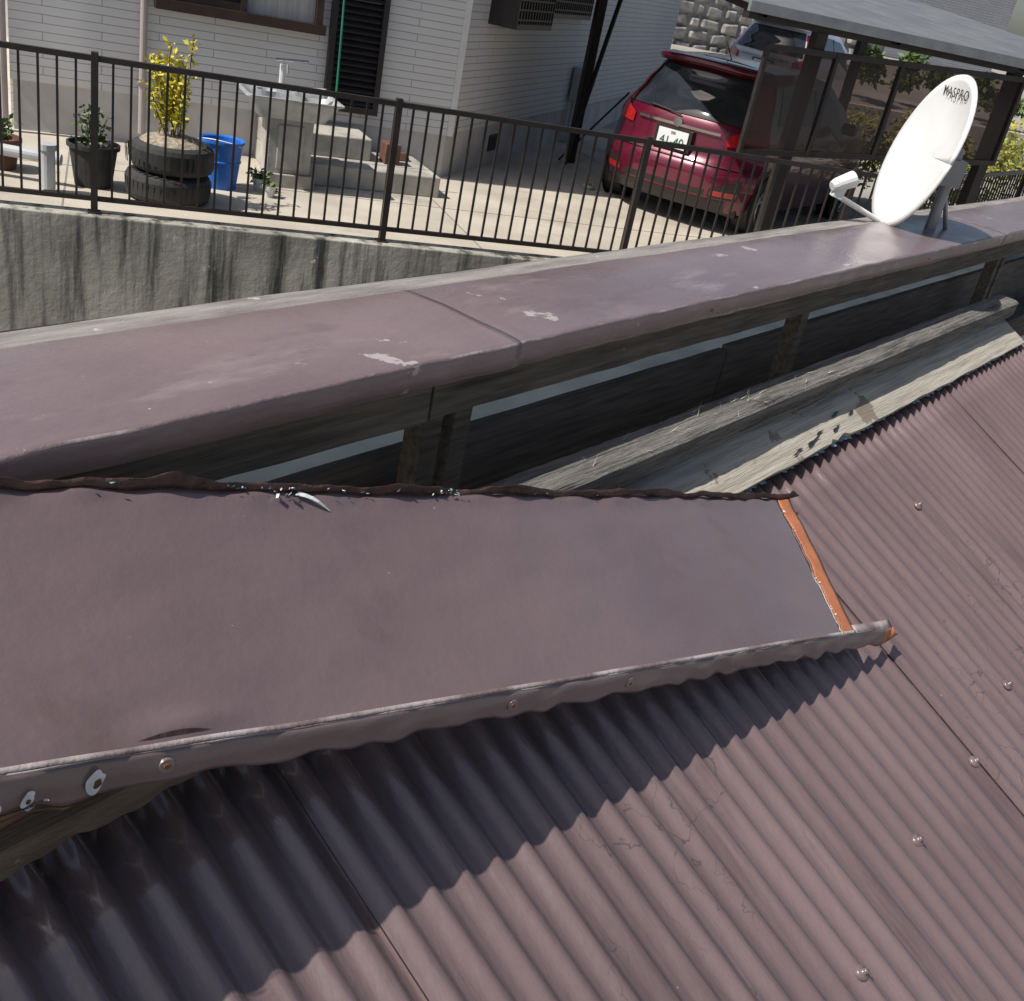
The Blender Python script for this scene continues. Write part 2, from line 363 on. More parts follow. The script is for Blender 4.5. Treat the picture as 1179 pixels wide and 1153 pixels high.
def lip(a,k):
    aa=min(a/.905,1.0)
    if a<=.905: base=psurf(aa,1)
    else: base=psurf(1,1)+ld*(a-.905)
    s_=a*ld.length
    ph=2*math.pi*s_/.105+4*noise.noise(V((s_*4,0,0)))
    am=.6+.8*noise.noise(V((s_*5,7,0)))
    h=.045+.0026*am*math.cos(ph)+.007*noise.noise(V((s_*7,0,0)))+.003*noise.noise(V((s_*28,0,0)))
    return base+ldown*h*k+lout*(.003*math.sin(k*3.1)+.003*noise.noise(V((s_*15,k*2,0)))+.0035*am*k*k*math.cos(ph))
B.grid(lambda u,v:lip(u,v),480,8,0,A0*.905,.985,.06,1)
B.grid(lambda u,v:lip(u,v),8,6,1,.985,1.0,.06,1)
B.grid(lambda u,v:lip(u,v),420,1,2,A0*.905,1.0,0,.06)
B.grid(lambda u,v:lip(u,0)+inn*(.02*v),12,1,2,.905,1.0,0,1)
B.grid(lambda u,v:psurf(u,1-v*.018)+nrm*.0008,300,1,2,A0,1.0,0,1)
B.grid(lambda u,v:lip(u,1)-lout*v*.010-ldown*.001*v,480,1,3,A0*.905,1.0,0,1)
def upst(a,k):
    h=.014+.012*noise.noise(V((a*14,0,4)))+.005*noise.noise(V((a*60,0,4)))
    return psurf(a,0)+nrm*h*k+inn*(.006*k+.006*noise.noise(V((a*22,k,8))))
B.grid(upst,300,3,3,A0,1.0,0,1)
c0=psurf(1.0,0)
B.add([c0,c0+(TR-TL).normalized()*.035+nrm*.012,c0+inn*.012+nrm*.02,c0-(TR-TL).normalized()*.03+nrm*.012],[(0,1,2),(0,2,3)],3)
c1=lip(1.0,.5);dl=ld.normalized()
B.add([lip(1,0),c1+dl*.05-nrm*.0,lip(1,1),c1+dl*.015+nrm*.01],[(0,3,2),(3,1,2)],1)
B.done('sheet',None,fl,mats=['flash','orange','worn','rustedge'],smooth=True,solid=.0008)
B=Bld()
def flake(p,s,mi):
    a=V((random.gauss(0,1),random.gauss(0,1),random.gauss(0,.5))).normalized();b=a.orthogonal().normalized()
    B.add([p,p+a*s+b*s*.3,p+a*s*1.6+nrm*s*.5,p+a*s*.6-b*s*.5+nrm*s*.3],[(0,1,2),(0,2,3)],mi)
for i in range(50):
    a=random.choice([random.uniform(0,.6),random.gauss(.2,.02),random.gauss(.36,.015)])
    flake(psurf(a,.004)+nrm*random.uniform(.004,.014),random.uniform(.0015,.005),random.choice([0,1,1]))
pr=psurf(.215,.01)+nrm*.004
for i in range(6):
    q=psurf(.215+.006*i,.012+.016*i)+nrm*(.004+.006*math.sin(i*.7));w_=(inn*.0035+(TR-TL).normalized()*.004)*(1-.17*i)
    w0=(inn*.0035+(TR-TL).normalized()*.004)*(1-.17*max(i-1,0))
    B.add([pr-w0,pr+w0,q+w_,q-w_],[(0,1,2,3)],0);pr=q
for i in range(3): flake(psurf(.205+random.uniform(-.01,.01),.02)+nrm*.004,random.uniform(.005,.008),0)
for i in range(14): flake(BL+ld*random.uniform(-.02,.03)+ldown*random.uniform(.035,.05),random.uniform(.003,.008),0)
for i in range(26): # white scabs along the orange strip and lip edge
    v_=random.random();flake(ors(sE,v_)+nrm*.002,random.uniform(.001,.004),0)
def spot(p,r,mi,off,seed):
    n=26;w=dl
    B.add([p+lout*off+(ldown*math.cos(t*6.283/n)*1.35+w*math.sin(t*6.283/n))*r*(1+.6*noise.noise(V((math.cos(t*6.283/n)*.9,math.sin(t*6.283/n)*.9,seed)))) for t in range(n)],[tuple(range(n))],mi)
for a,k,r,sd_ in ((.050,.5,.0105,1.3),(.016,.62,.0065,4.7),(.0,.8,.008,8.1)):
    p=lip(a,k)+lout*.0035;spot(p,r,0,.0012,sd_);spot(p+ldown*.004+dl*.001,r*.38,2,.0020,sd_+9)
for a,k in ((.088,.45),(.36,.5),(.50,.5)):
    p=lip(a,k);B.tube(p,p+lout*.003,.010,.0085,14,3);B.tube(p+lout*.003,p+lout*.0045,.004,.003,8,2)
def crease(u,v): return psurf(.075+.05*u,.968-.012*math.sin(u*3.14)*v)+nrm*(.0012+.002*v*math.sin(u*3.14))
B.grid(crease,14,2,4)
B.done('flakes_and_nails',None,fl,mats=['flake','blueflake','rust','flash','rustedge'])
B=Bld()
def flap(u,v):
    p=lip(-.10+.145*u,1)+ldown*(.004+.030*v*(1-.8*u*u))-out*.01*v+out*.012*math.sin(u*3.1)*v
    return p+nrm*.006*noise.noise(V((u*6,v*3,5)))
B.grid(flap,20,8,0);B.done('torn_flap',mat('rusty_film',(.22,.11,.05),(.07,.035,.02),14,.3,bump=.4,chips=(.55,.55,.5),chipscale=30,chipthr=.66),fl,smooth=True,solid=.001)
# ------------------------------------------------------------ own building body below roof
ob=top('roofed_building_body',(0,1,-3))
B=Bld();B.box(-1.2,7,.325,.345,-5,-1.10);B.done('rear_wall','weather',ob,KF)
B=Bld();B.box(-1.2,7,.228,1.25,-1.095,-1.08);B.done('rear_ledge','ledge',ob,KF)
B=Bld();B.box(-1.2,7,-2.6,-2.5,-5,-2.75);B.done('lower_wall','weather',ob,KF)
# ------------------------------------------------------------ ground
B=Bld()
gs=[-160,-60,-30,-15,-8,-4,0,4,8,12,18,30,60,160]
def gz(b,g):
    if b<-.06: return -3.2
    z=0
    if b>8: z=.055*(min(b,40)-8)
    if b>40: z+=.02*(b-40)
    return z
bs=[-120,-40,-15,-.09,-.03,2,4,6,8,12,16,20,25,30,40,60,90,140,400]
B.grid(lambda u,v:(gs[round(u)],bs[round(v)],gz(bs[round(v)],0)-.006),len(gs)-1,len(bs)-1,0,0,len(gs)-1,0,len(bs)-1)
B.done('ground','asph',None,GF)
yp=part('yard_pavement',[(-9,.05,0),(9,.05,0),(9,7.9,0),(-9,7.9,0)],[(0,1,2,3)],'conc',None,GF)
B=Bld()
for g in (-3.2,-.2,2.8,5.8): B.box(g-.006,g+.006,.06,7.8,.0005,.002)
B.box(-8.9,8.9,1.3,1.312,.0005,.0021)
o=B.done('expansion_joints','weather',yp);rchild(o)
B=Bld()
B.box(-12,14,-.14,.05,-3.2,.012);B.done('retaining_wall','ret',None,GF,bevel=.008)
# ------------------------------------------------------------ fence
def fence(FM,L0,L1,ph=0):
    B=Bld();zt=1.0;zb=.09
    B.box(L0,L1,-.055,-.015,zt-.035,zt);B.box(L0,L1,-.05,-.02,zb,zb+.03)
    x=L0;i=ph
    while x<L1:
        if i%18==0:
            B.box(x-.022,x+.022,-.062,-.008,.01,zt+.02);B.box(x-.04,x+.04,-.08,.01,.010,.022)
        else: B.box(x-.0075,x+.0075,-.0425,-.0275,zb+.02,zt-.02)
        x+=.1095;i+=1
    B.done('metal_fence','fence',None,FM)
fence(GF,-3.94,6.5)
fence(GF@Matrix.Translation((6.45,0,0))@Matrix.Rotation(math.radians(32),4,'Z'),.05,6.5)
# ------------------------------------------------------------ neighbour house
ho=top('two_storey_house',W)
B=Bld();B.box(-3.85,0,0,.15,.40,5.4);B.done('front_wall','tile',ho,HF)
B=Bld();B.box(0.0,11,.0,.15,.42,5.4);B.done('side_wall','tile',ho,SF)
B=Bld();B.box(-3.83,-.02,.025,.15,-.1,.398);B.done('front_foundation','found',ho,HF)
B=Bld();B.box(.02,10.98,.025,.15,-.1,.418);B.done('side_foundation','found',ho,SF)
B=Bld();B.box(-.03,.03,-.012,.14,.40,5.4);B.done('corner_trim','white',ho,HF)
B=Bld();B.box(-3.85,-3.7,.151,8,.0,5.4);B.done('left_wall','tile',ho,HF)
Pw=[W+fd*-3.85,W,W+sd*11,W+sd*11+V((-7,2.5,0)),W+fd*-3.85+fi*8]
cen=sum(Pw,V())/5
B=Bld();vs=[p+V((0,0,5.4)) for p in Pw]+[cen+(p-cen)*1.05+V((0,0,5.35)) for p in Pw]+[cen+(p-cen)*.15+V((0,0,7)) for p in Pw]
B.add(vs,[(5+i,5+(i+1)%5,10+(i+1)%5,10+i) for i in range(5)]+[(10,11,12,13,14),(9,8,7,6,5)]);B.done('house_roof','rooftile',ho)
B=Bld()
B.box(-2.75,-1.33,-.14,-.0,1.12,1.20,0);B.box(-2.72,-2.66,-.12,0,1.20,2.3,0);B.box(-1.42,-1.36,-.12,0,1.20,2.3,0);B.box(-2.06,-2.01,-.11,0,1.20,2.3,0);B.box(-2.75,-1.33,-.14,0,2.3,2.38,0)
B.box(-2.66,-2.06,-.04,-.03,1.20,2.3,1);B.box(-2.01,-1.42,-.05,-.04,1.20,2.3,2);B.box(-2.66,-2.06,-.09,-.06,1.20,1.26,3)
B.box(-2.62,-2.35,-.06,-.045,1.26,2.2,3)
B.done('front_window',None,ho,HF,mats=['brown','glass','curtain','brown'])
B=Bld();B.box(-1.27,-.76,-.07,0,.50,.56,0);B.box(-1.27,-1.22,-.07,0,.56,2.2,0);B.box(-.81,-.76,-.07,0,.56,2.2,0)
z=.57
while z<2.15:
    B.add([(-1.22,-.06,z),(-.81,-.06,z),(-.81,-.02,z+.045),(-1.22,-.02,z+.045)],[(0,1,2,3)],0);z+=.055
B.box(-1.22,-.81,-.012,-.004,.56,2.2,1)
B.done('louvre_shutter',None,ho,HF,mats=['dark','glass'])
B=Bld();B.tube((-2.83,-.06,.1),(-2.83,-.06,5.3),.03);B.tube((-3.9,-.07,.05),(-3.9,-.07,5.3),.035)
for z in (.5,1.2,2.2): B.box(-2.87,-2.79,-.09,0,z,z+.02)
B.done('downpipes',mat('pipe_paint',(.42,.36,.35),(.36,.31,.3),4,.5),ho,HF)
B=Bld()
def lattice(B,a0,a1,z0,z1,dp):
    B.box(a0,a1,-dp,0,z0,z0+.05,0);B.box(a0,a1,-dp,0,z1-.05,z1,0)
    n=int((a1-a0)/.09)
    for i in range(n+1): 
        a=a0+(a1-a0)*i/n;B.box(a-.01,a+.01,-dp,-dp+.02,z0+.05,z1-.05,0)
    k=int((z1-z0)/.09)
    for i in range(1,k): B.box(a0,a1,-dp+.003,-dp+.017,z0+i*.09-.008,z0+i*.09+.008,0)
    for b in (a0,a1-.03):
        B.box(b,b+.03,-dp+.03,0,z0+.05,z1-.05,0)
    B.box(a0+.03,a1-.03,-.02,-.005,z0+.05,z1-.05,1)
lattice(B,.6,1.8,1.42,2.6,.30);lattice(B,2.3,4.2,1.52,2.7,.10)
B.done('side_window_grilles',None,ho,SF,mats=['dark','glass'])
B=Bld()
for v_ in (4.3,4.46,4.85): B.tube((v_,-.07,.0),(v_,-.07,.72),.028,mi=0)
B.box(4.2,4.62,-.16,-.02,.55,.95,0);B.box(4.74,5.0,-.14,-.02,.70,1.0,1);B.tube((4.85,-.06,1.0),(4.85,-.06,3),.015,mi=0)
B.done('gas_meter',None,ho,SF,mats=['ltgrey','grey'],bevel=.006)
B=Bld();B.box(1.3,1.62,.012,.0235,.13,.30,0)
for i in range(7): B.box(1.31,1.61,.004,.012,.142+i*.022,.152+i*.022,0)
B.done('foundation_vent','dark',ho,SF)
B=Bld();B.tube((-.22,12.9,-2),(.30,14.3,1.75),.03,.026,10);B.tube((-.30,13.0,-1.98),(.36,13.2,-1.1),.012,.012,8);B.done('leaning_black_pole','dark')
# ------------------------------------------------------------ steps
st=top('concrete_steps',W+fd*-1-fi*.5)
B=Bld();B.box(-1.85,-.36,-.92,-.002,0,.18);B.box(-1.85,-.92,-.55,-.003,.18,.37);B.done('treads','step',st,HF,bevel=.012)
B=Bld();B.box(-.80,-.66,-.60,-.42,.18,.36);B.add([(-.78,-.40,.182),(-.48,-.36,.182),(-.48,-.24,.182),(-.76,-.24,.182),(-.76,-.36,.25),(-.50,-.33,.25),(-.50,-.27,.25),(-.74,-.27,.25)],[(0,3,2,1),(4,5,6,7),(0,1,5,4),(1,2,6,5),(2,3,7,6),(3,0,4,7)])
B.done('brown_brick','terra',None,HF,bevel=.006)
# ------------------------------------------------------------ outdoor sink
SK=frame((-2.45,8.88,-2),fd,fi,(0,0,1))@Matrix.Scale(.9,4);sk=top('outdoor_sink',(-2.45,8.9,-2))
B=Bld();B.box(-.24,.24,-.20,.20,0,.12,0);B.box(-.20,.20,-.16,.20,.12,.62,0);B.box(-.12,.12,-.175,-.16,.16,.55,0)
B.done('pedestal','step',sk,SK,bevel=.01)
B=Bld()
def rr(w,d,z,n=5,r=.06):
    pts=[]
    for cx,cy,a0 in ((w-r,d-r,0),(-w+r,d-r,90),(-w+r,-d+r,180),(w-r,-d+r,270)):
        for i in range(n+1):
            t=math.radians(a0+90*i/n);pts.append((cx+r*math.cos(t),cy+r*math.sin(t),z))
    return pts
rings=[rr(.30,.18,.60),(rr(.37,.24,.70)),rr(.40,.27,.76),rr(.44,.30,.775),rr(.44,.30,.79),rr(.405,.265,.79),rr(.38,.24,.76),rr(.32,.19,.66)]
k=len(rings[0]);vs=[p for r in rings for p in r];fs=[(a*k+i,a*k+(i+1)%k,(a+1)*k+(i+1)%k,(a+1)*k+i) for a in range(len(rings)-1) for i in range(k)]
fs+=[tuple(range(k))[::-1],tuple((len(rings)-1)*k+i for i in range(k))];B.add(vs,fs)
B.done('basin',mat('stainless_worn',(.50,.51,.50),(.34,.35,.35),6,.45,metal=.2),sk,SK)
B=Bld();B.tube((-.02,.33,0),(-.02,.33,1.0),.03,n=10,mi=0);B.tube((-.02,.33,1.0),(-.02,.14,1.03),.012,mi=1);B.tube((-.02,.14,1.03),(-.02,.13,.95),.011,mi=1);B.tube((-.10,.30,1.04),(.20,.28,1.06),.012,mi=1)
B.tube((.1,.20,.80),(.32,.0,.84),.045,.045,10,2);B.lathe([(0,0),(.07,0),(.09,.09),(.095,.09),(.075,.0)],(-.22,.0,.72),14,2)
B.done('tap_and_items',None,sk,SK,mats=['white','chrome','ltgrey'])
B=Bld();pr=None
for i in range(24):
    q=V((.46+.01*i**.5,.3,1.9-.11*i)) if i<15 else V((.50+.12*math.sin((i-15)*.8),.2+.12*math.cos((i-15)*.8),.06+.1*abs(math.sin(i))))
    if pr is not None: B.tube(pr,q,.010,n=8)
    pr=q
B.done('hose','ghose',sk,SK)
# ------------------------------------------------------------ planters
def tireprof(r=.30,w=.20,hr=.17): return [(hr,.02),(hr+.02,0),(r-.05,0),(r-.012,.02),(r,.05),(r,w-.05),(r-.012,w-.02),(r-.05,w),(hr+.02,w),(hr,w-.02),(hr-.01,w*.5),(hr,.02)]
tp=top('tire_planter',(-2.95,7.62,-2))
TM=Matrix.Translation((-2.95,7.62,-2))
B=Bld();B.lathe(tireprof(),(0,0,0),40)
B.lathe(tireprof(.29),(.02,.02,.205),40)
for i in range(44):
    t=i*2*math.pi/44
    for zz in (.05,.255): 
        c_=V((math.cos(t),math.sin(t),0));a=c_*.299;pp=V((-c_.y,c_.x,0))*.012
        B.add([a-pp+V((0,0,zz)),a+pp+V((0,0,zz)),a+pp*1.2+c_*.006+V((0,0,zz+.10)),a-pp*.8+c_*.006+V((0,0,zz+.10))],[(0,1,2,3)])
B.done('tires','black',tp,TM)
B=Bld();B.lathe([(.0,.43),(.12,.43),(.2,.41),(.235,.385),(.20,.37)],(.02,.02,.02),24);B.done('soil','soil',tp,TM)
B=Bld()
for i in range(17):
    p=V((random.uniform(-.1,.08),random.uniform(-.06,.06),.42));d=V((random.uniform(-.5,.3),random.uniform(-.25,.25),1)).normalized()
    n=9;Lh=random.uniform(.35,.70)
    for j in range(n):
        q=p+d*Lh/n+V((random.uniform(-.01,.01),random.uniform(-.01,.01),0))
        B.tube(p,q,.004,n=5,mi=0,cap=False);p=q
        if j>1: B.leaves(p,(.045,.045,.04),11,.045,1)
B.done('yellow_shrub',None,tp,TM,mats=['stem','yleaf'])
def potted(name,loc,r,h,hgt,lm,mt='black',n=9):
    t=top(name,loc);TMx=Matrix.Translation(loc)
    B=Bld();B.lathe([(0,.0),(r*.75,0),(r,h),(r*1.08,h),(r*1.08,h-.03),(r*.98,h-.03),(r*.9,h-.04),(0,h-.04)],(0,0,0),24);B.done('pot',mt,t,TMx)
    B=Bld()
    for i in range(n):
        p=V((random.uniform(-.3,.3)*r,random.uniform(-.3,.3)*r,h-.04));d=V((random.uniform(-.4,.4),random.uniform(-.4,.4),1)).normalized()
        for j in range(6):
            q=p+d*hgt/6*random.uniform(.7,1.1);B.tube(p,q,.003,n=5,mi=0,cap=False);p=q;B.leaves(p,(.04,.04,.02),4,.05,1)
    B.done('foliage',None,t,TMx,mats=['stem',lm])
potted('potted_plant',(-3.48,7.55,-2),.17,.30,.28,'gleaf')
potted('potted_plant',(-2.52,8.45,-2),.06,.10,.10,'gleaf','ltgrey',5)
potted('potted_plant',(-4.15,7.5,-2),.14,.22,.18,'gleaf','terra',7)
potted('potted_plant',(-2.40,8.30,-2),.05,.09,.06,'gleaf','white',3)
potted('potted_plant',(.10,11.6,-2),.06,.05,.04,'ygleaf','ltgrey',3)
bk=top('plastic_bucket',(-2.80,8.30,-2));BM=Matrix.Translation((-2.80,8.30,-2))
B=Bld();B.lathe([(0,0),(.125,0),(.165,.35),(.178,.35),(.178,.37),(.165,.37),(.15,.36),(.12,.02),(0,.02)],(0,0,0),28)
B.lathe([(.149,.20),(.156,.205),(.156,.215),(.151,.22)],(0,0,0),28);B.done('pail','blue',bk,BM)
B=Bld()
for i in range(12):
    a=math.pi*i/12;b=math.pi*(i+1)/12
    B.tube((.17*math.cos(a),-.05*math.sin(a)-.05,.34+.03*math.sin(a)),(.17*math.cos(b),-.05*math.sin(b)-.05,.34+.03*math.sin(b)),.005,n=6)
B.done('handle','white',bk,BM)
B=Bld();B.tube((-3.62,7.15,-1.98),(-3.62,7.15,-1.72),.05,n=16);B.tube((-3.62,7.15,-1.72),(-3.62,7.15,-1.68),.062,n=16);B.tube((-4.6,7.15,-1.8),(-3.62,7.35,-1.82),.04,n=14)
B.done('drain_pipe','ltgrey',None)
# ------------------------------------------------------------ cars
def interp(tab,z):
    if z<=tab[0][0]: return tab[0][1]
    for (a,b),(c_,d) in zip(tab,tab[1:]):
        if z<=c_:
            t=(z-a)/(c_-a);t=t*t*(3-2*t)*.5+t*.5;return b+(d-b)*t
    return tab[-1][1]
def car(name,loc,head,paint,sc_=1.0):
    h=V(head).normalized();lt=V((-h.y,h.x,0))
    Fm=frame(loc,h,lt,(0,0,1))@Matrix.Scale(sc_,4)
    t=top(name,loc)
    wt=[(.2,.80),(.45,.845),(.70,.848),(.92,.82),(1.0,.79),(1.2,.72),(1.40,.635),(1.5,.57)]
    xr=[(.2,.09),(.30,.01),(.55,.0),(.62,.03),(.68,.09),(.95,.11),(1.02,.15),(1.2,.27),(1.38,.38),(1.5,.42)]
    tp_=[(.0,1.46),(.5,1.50),(1.3,1.525),(2.1,1.48),(2.55,1.28),(2.95,1.05),(3.4,.96),(3.75,.82),(3.95,.62)]
    bul=lambda u:.30*abs(u)**4+.05*u*u
    def rear(u,z,o=0):
        return V((interp(xr,z)+bul(u)-o,u*interp(wt,z)*1.0,z))
    def side(s,v,sg,o=0):
        xs_=.5+s*3.4;tz=interp(tp_,xs_);z=.2+v*(tz-.2)
        x0=interp(xr,z)+.35;x=x0+(3.93-x0)*s
        w=interp(wt,z)*(1-.16*max(0,(s-.72)/.28)**2)
        return V((x,sg*(w+o),z))
    B=Bld()
    B.grid(lambda u,v:rear(-1+2*u,.2+v*1.3),24,26,0)
    for sg in (1,-1): B.grid(lambda s,v:side(s,v,sg),40,22,0)
    def roof(s,u):
        a=side(s,1,1);y=a.y*(2*u-1);return V((a.x,y,a.z+.035*(1-(2*u-1)**2)))
    B.grid(roof,40,12,0)
    def front(u,v):
        a=side(1,v,1);return V((a.x+.10*(1-(2*u-1)**2),a.y*(2*u-1),a.z))
    B.grid(front,10,8,0)
    B.done('body',paint,t,Fm,smooth=True)
    B=Bld()
    def sp(u,v):
        uu=-.93+1.86*u;return V((.24+bul(uu)*.8+.25*v,uu*.59,1.475+.03*v+.025*(1-uu*uu)))
    B.grid(sp,14,3,0);B.grid(lambda u,v:sp(u,0)+V((.06*v,0,-.04*v)),14,1,0);B.done('spoiler',paint,t,Fm,smooth=True,solid=.02)
    B=Bld();B.grid(lambda u,v:rear(-.80+1.60*u,1.01+v*.40,.012),20,10,0)
    for sg in (1,-1):
        B.grid(lambda s,v:side(.05+.60*s*(1-.15*v),.66+.25*v,sg,.008),24,6,0)
        B.grid(lambda s,v:side(.33+.015*s,.65+.27*v,sg,.012),1,4,1)
    def ws(s,u):
        q=roof(.63+.16*s,.1+.8*u);return q+V((.008,0,.012))
    B.grid(ws,8,8,0)
    B.done('windows',None,t,Fm,mats=['glass','dark'],smooth=True)
    B=Bld()
    for sg in (1,-1):
        def lamp(u,v):
            uu=sg*(.62+.38*u);z=.82+.19*v*(.5+.5*u)+.02*u
            q=rear(uu,z,.014);return q+V((0,sg*.008,0))
        B.grid(lamp,10,5,0)
        B.grid(lambda u,v:rear(sg*(.83+.15*u),1.01+v*.38,.016),4,8,0)
        B.grid(lambda s,v:side(.0+.05*s,.50+.10*v,sg,.010),5,3,0)
        B.grid(lambda u,v:rear(sg*(.62+.26*u),.36+.05*v,.008),6,2,0)
        B.grid(lambda u,v:rear(sg*(.60+.30*u),.34+.20*v*(.4+.6*u),.006),6,3,2)
    B.grid(lambda u,v:rear(-.55+1.10*u,.895+.025*v,.024),14,2,1)
    B.grid(lambda u,v:rear(-.8+1.6*u,.2+.12*v,.008),20,3,2)
    B.grid(lambda u,v:rear(-.55+1.1*u,.345+.05*v,.006),20,3,2)
    B.grid(lambda u,v:rear(-.9+1.8*u,.625+.010*v,.010),20,1,2)
    for sg in (1,-1): B.grid(lambda u,v:rear(sg*(.60+.006*u),.64+.18*v,.009),1,6,2)
    B.done('rear_trim',None,t,Fm,mats=['tail','chrome','dark'],smooth=True)
    B=Bld();B.box(.05,.12,-.2,.2,.67,.875);B.done('plate_recess','dark',t,Fm)
    B=Bld();B.box(.038,.049,-.165,.165,.69,.855);B.done('number_plate','plate',t,Fm)
    for tx,sz,zz in (('41-40',.115,.71),('500',.035,.815)):
        cu=bpy.data.curves.new('plate_text','FONT');cu.body=tx;cu.size=sz;cu.align_x='CENTER';cu.extrude=.001;cu.materials.append(M['green'])
        o=bpy.data.objects.new('plate_text',cu);C.objects.link(o);o.parent=t;o.matrix_parent_inverse=Matrix.Translation(t.location).inverted()
        o.matrix_basis=Fm@frame((.035,0,zz),(0,-1,0),(0,0,1),(-1,0,0))
    B=Bld();B.tube(rear(.0,1.0,.03),rear(.45,1.03,.03),.008,n=6,mi=0);B.tube((.95,0,1.53),(.72,0,1.70),.006,.003,6,0)
    B.tube(rear(0,.93,.018),rear(0,.93,.03),.045,n=14,mi=1);B.done('wiper_antenna_badge',None,t,Fm,mats=['dark','chrome'])
    B=Bld()
    for wx in (.68,3.18):
        for sg in (1,-1):
            y0=sg*.846
            n=26
            B.add([(wx,y0+sg*.002,.31)]+[(wx+.355*math.cos(a*2*math.pi/n),y0+sg*.004,.31+.355*math.sin(a*2*math.pi/n)) for a in range(n)],[(0,1+a,1+(a+1)%n) for a in range(n)],2)
            B.tube((wx,y0-sg*.19,.30),(wx,y0+sg*.02,.30),.300,n=30,mi=0)
            B.tube((wx,y0+sg*.015,.30),(wx,y0+sg*.024,.30),.21,n=26,mi=2)
            for s5 in range(5):
                a=s5*2*math.pi/5+.3
                p=V((wx,y0+sg*.034,.30));q=p+V((math.cos(a)*.2,0,math.sin(a)*.2));B.tube(p,q,.028,.02,6,1)
            B.tube((wx,y0+sg*.02,.30),(wx,y0+sg*.045,.30),.05,n=12,mi=1)
            for a in range(24):
                t1=a*2*math.pi/24;t2=(a+1)*2*math.pi/24
                B.tube((wx+.205*math.cos(t1),y0+sg*.026,.30+.205*math.sin(t1)),(wx+.205*math.cos(t2),y0+sg*.026,.30+.205*math.sin(t2)),.010,n=5,mi=1)
    B.box(.3,3.7,-.74,.74,.17,.3,2)
    B.done('wheels',None,t,Fm,mats=['black','rim','dark'])
    B=Bld()
    for sg in (1,-1): B.box(2.35,2.47,sg*.93-.08,sg*.93+.08,1.0,1.12)
    B.done('mirrors',paint,t,Fm,bevel=.03)
car('parked_car',V((.78,10.76,-2)),(.5,.867,0),'carred')
car('parked_car',V((2.75,20.6,-1.58)),(.45,.89,0),'carwhite')
# ------------------------------------------------------------ carport
cp=top('carport',GF@V((6,1,0)))
B=Bld()
p0,p1=4.93,7.55;b0=.25
zT=lambda g:1.76+.13*(g-p0)/2.57;zB=lambda g:1.00+.22*(g-p0)/2.57
def bar(B,g0,g1,za,zb_,h=.045,mi=0):
    B.add([(g0,b0-.02,za),(g1,b0-.02,zb_),(g1,b0+.02,zb_),(g0,b0+.02,za),(g0,b0-.02,za+h),(g1,b0-.02,zb_+h),(g1,b0+.02,zb_+h),(g0,b0+.02,za+h)],[(0,3,2,1),(4,5,6,7),(0,1,5,4),(1,2,6,5),(2,3,7,6),(3,0,4,7)],mi)
bar(B,p0,p1,zT(p0),zT(p1));bar(B,p0,p1,zB(p0)-.045,zB(p1)-.045)
for i in range(5):
    g=p0+(p1-p0)*i/4;B.box(g-.015,g+.015,b0-.024,b0+.024,zB(g)-.04,zT(g)+.04)
for g in (5.42,7.5): B.box(g-.05,g+.05,b0+.03,b0+.13,0,1.96)
B.box(4.7,9.5,b0+.03,b0+.12,1.95,2.03)
for g in (4.8,6.1,7.5,9.0): B.add([(g,b0,2.035),(g+.05,b0,2.035),(g+.05,b0+4.4,2.44),(g,b0+4.4,2.44),(g,b0,1.98),(g+.05,b0,1.98),(g+.05,b0+4.4,2.39),(g,b0+4.4,2.39)],[(0,1,2,3),(4,5,6,7),(0,3,7,4),(1,2,6,5)])
for g in (5.3,8.9): B.box(g-.05,g+.05,b0+4.2,b0+4.3,0,2.4)
B.done('frame','fence',cp,GF)
B=Bld();B.add([(p0,b0,zB(p0)),(p1,b0,zB(p1)),(p1,b0,zT(p1)),(p0,b0,zT(p0))],[(0,1,2,3)]);B.done('smoked_side_panel','screen',cp,GF)
B=Bld()
def cr(u,v): return V((4.65+5.1*u,b0-.05+4.5*v,2.055+.42*v+.014*abs(math.sin(u*42))))
B.grid(cr,170,4);B.done('roof_sheet','cproof',cp,GF,solid=.01)
B=Bld();B.box(4.63,9.77,b0-.09,b0-.05,2.0,2.075);B.done('gutter','grey',cp,GF)
# ------------------------------------------------------------ satellite dish
Rc=V((.9785,.0934,.1844));Uc=V((-.2067,.4423,.8728));Fc=V((0,.892,-.452))
dc=V((1.256,4.31,-.35));vw=-dc.normalized()
pd=(-Rc*.90+Uc*.44);pd=(pd-vw*pd.dot(vw)).normalized()
dn=(vw*.40+pd*.9165).normalized()
upv=(V((0,0,1))-dn*dn.z).normalized();rx=upv.cross(dn).normalized()
DM=frame(dc,rx,upv,dn)
ds=top('satellite_dish',dc)
B=Bld();rad=.295
def dsf(u,v):
    r=u*rad;t=v*2*math.pi;return V((r*math.cos(t)*.94,r*math.sin(t),.055*(u*u-1)))
B.grid(dsf,14,56);B.grid(lambda u,v:dsf(1,v)*(1+.02*u)+V((0,0,-.012*u)),2,56);B.done('reflector','dish',ds,DM,smooth=True,solid=.003)
lnb=DM.inverted()@(dc-Rc*.31-Uc*.135-Fc*.05)
B=Bld();lo=V((0,-.29,-.01))
B.tube(lo,lnb+V((0,-.05,0)),.011,n=10);B.tube(lo,V((0,-.20,-.09)),.013,n=10)
fw=(V((0,0,-.03))-lnb).normalized()
B.tube(lnb-fw*.03,lnb+fw*.045,.026,.032,16);B.tube(lnb-fw*.05,lnb-fw*.03,.018,.026,14);B.box(lnb.x-.02,lnb.x+.02,lnb.y-.06,lnb.y,lnb.z-.02,lnb.z+.02)
B.done('feed_arm','white',ds,DM,bevel=.002)
B=Bld();bk_=dc-dn*.07
mp_=dc-dn*.15+V((0,0,-.02))
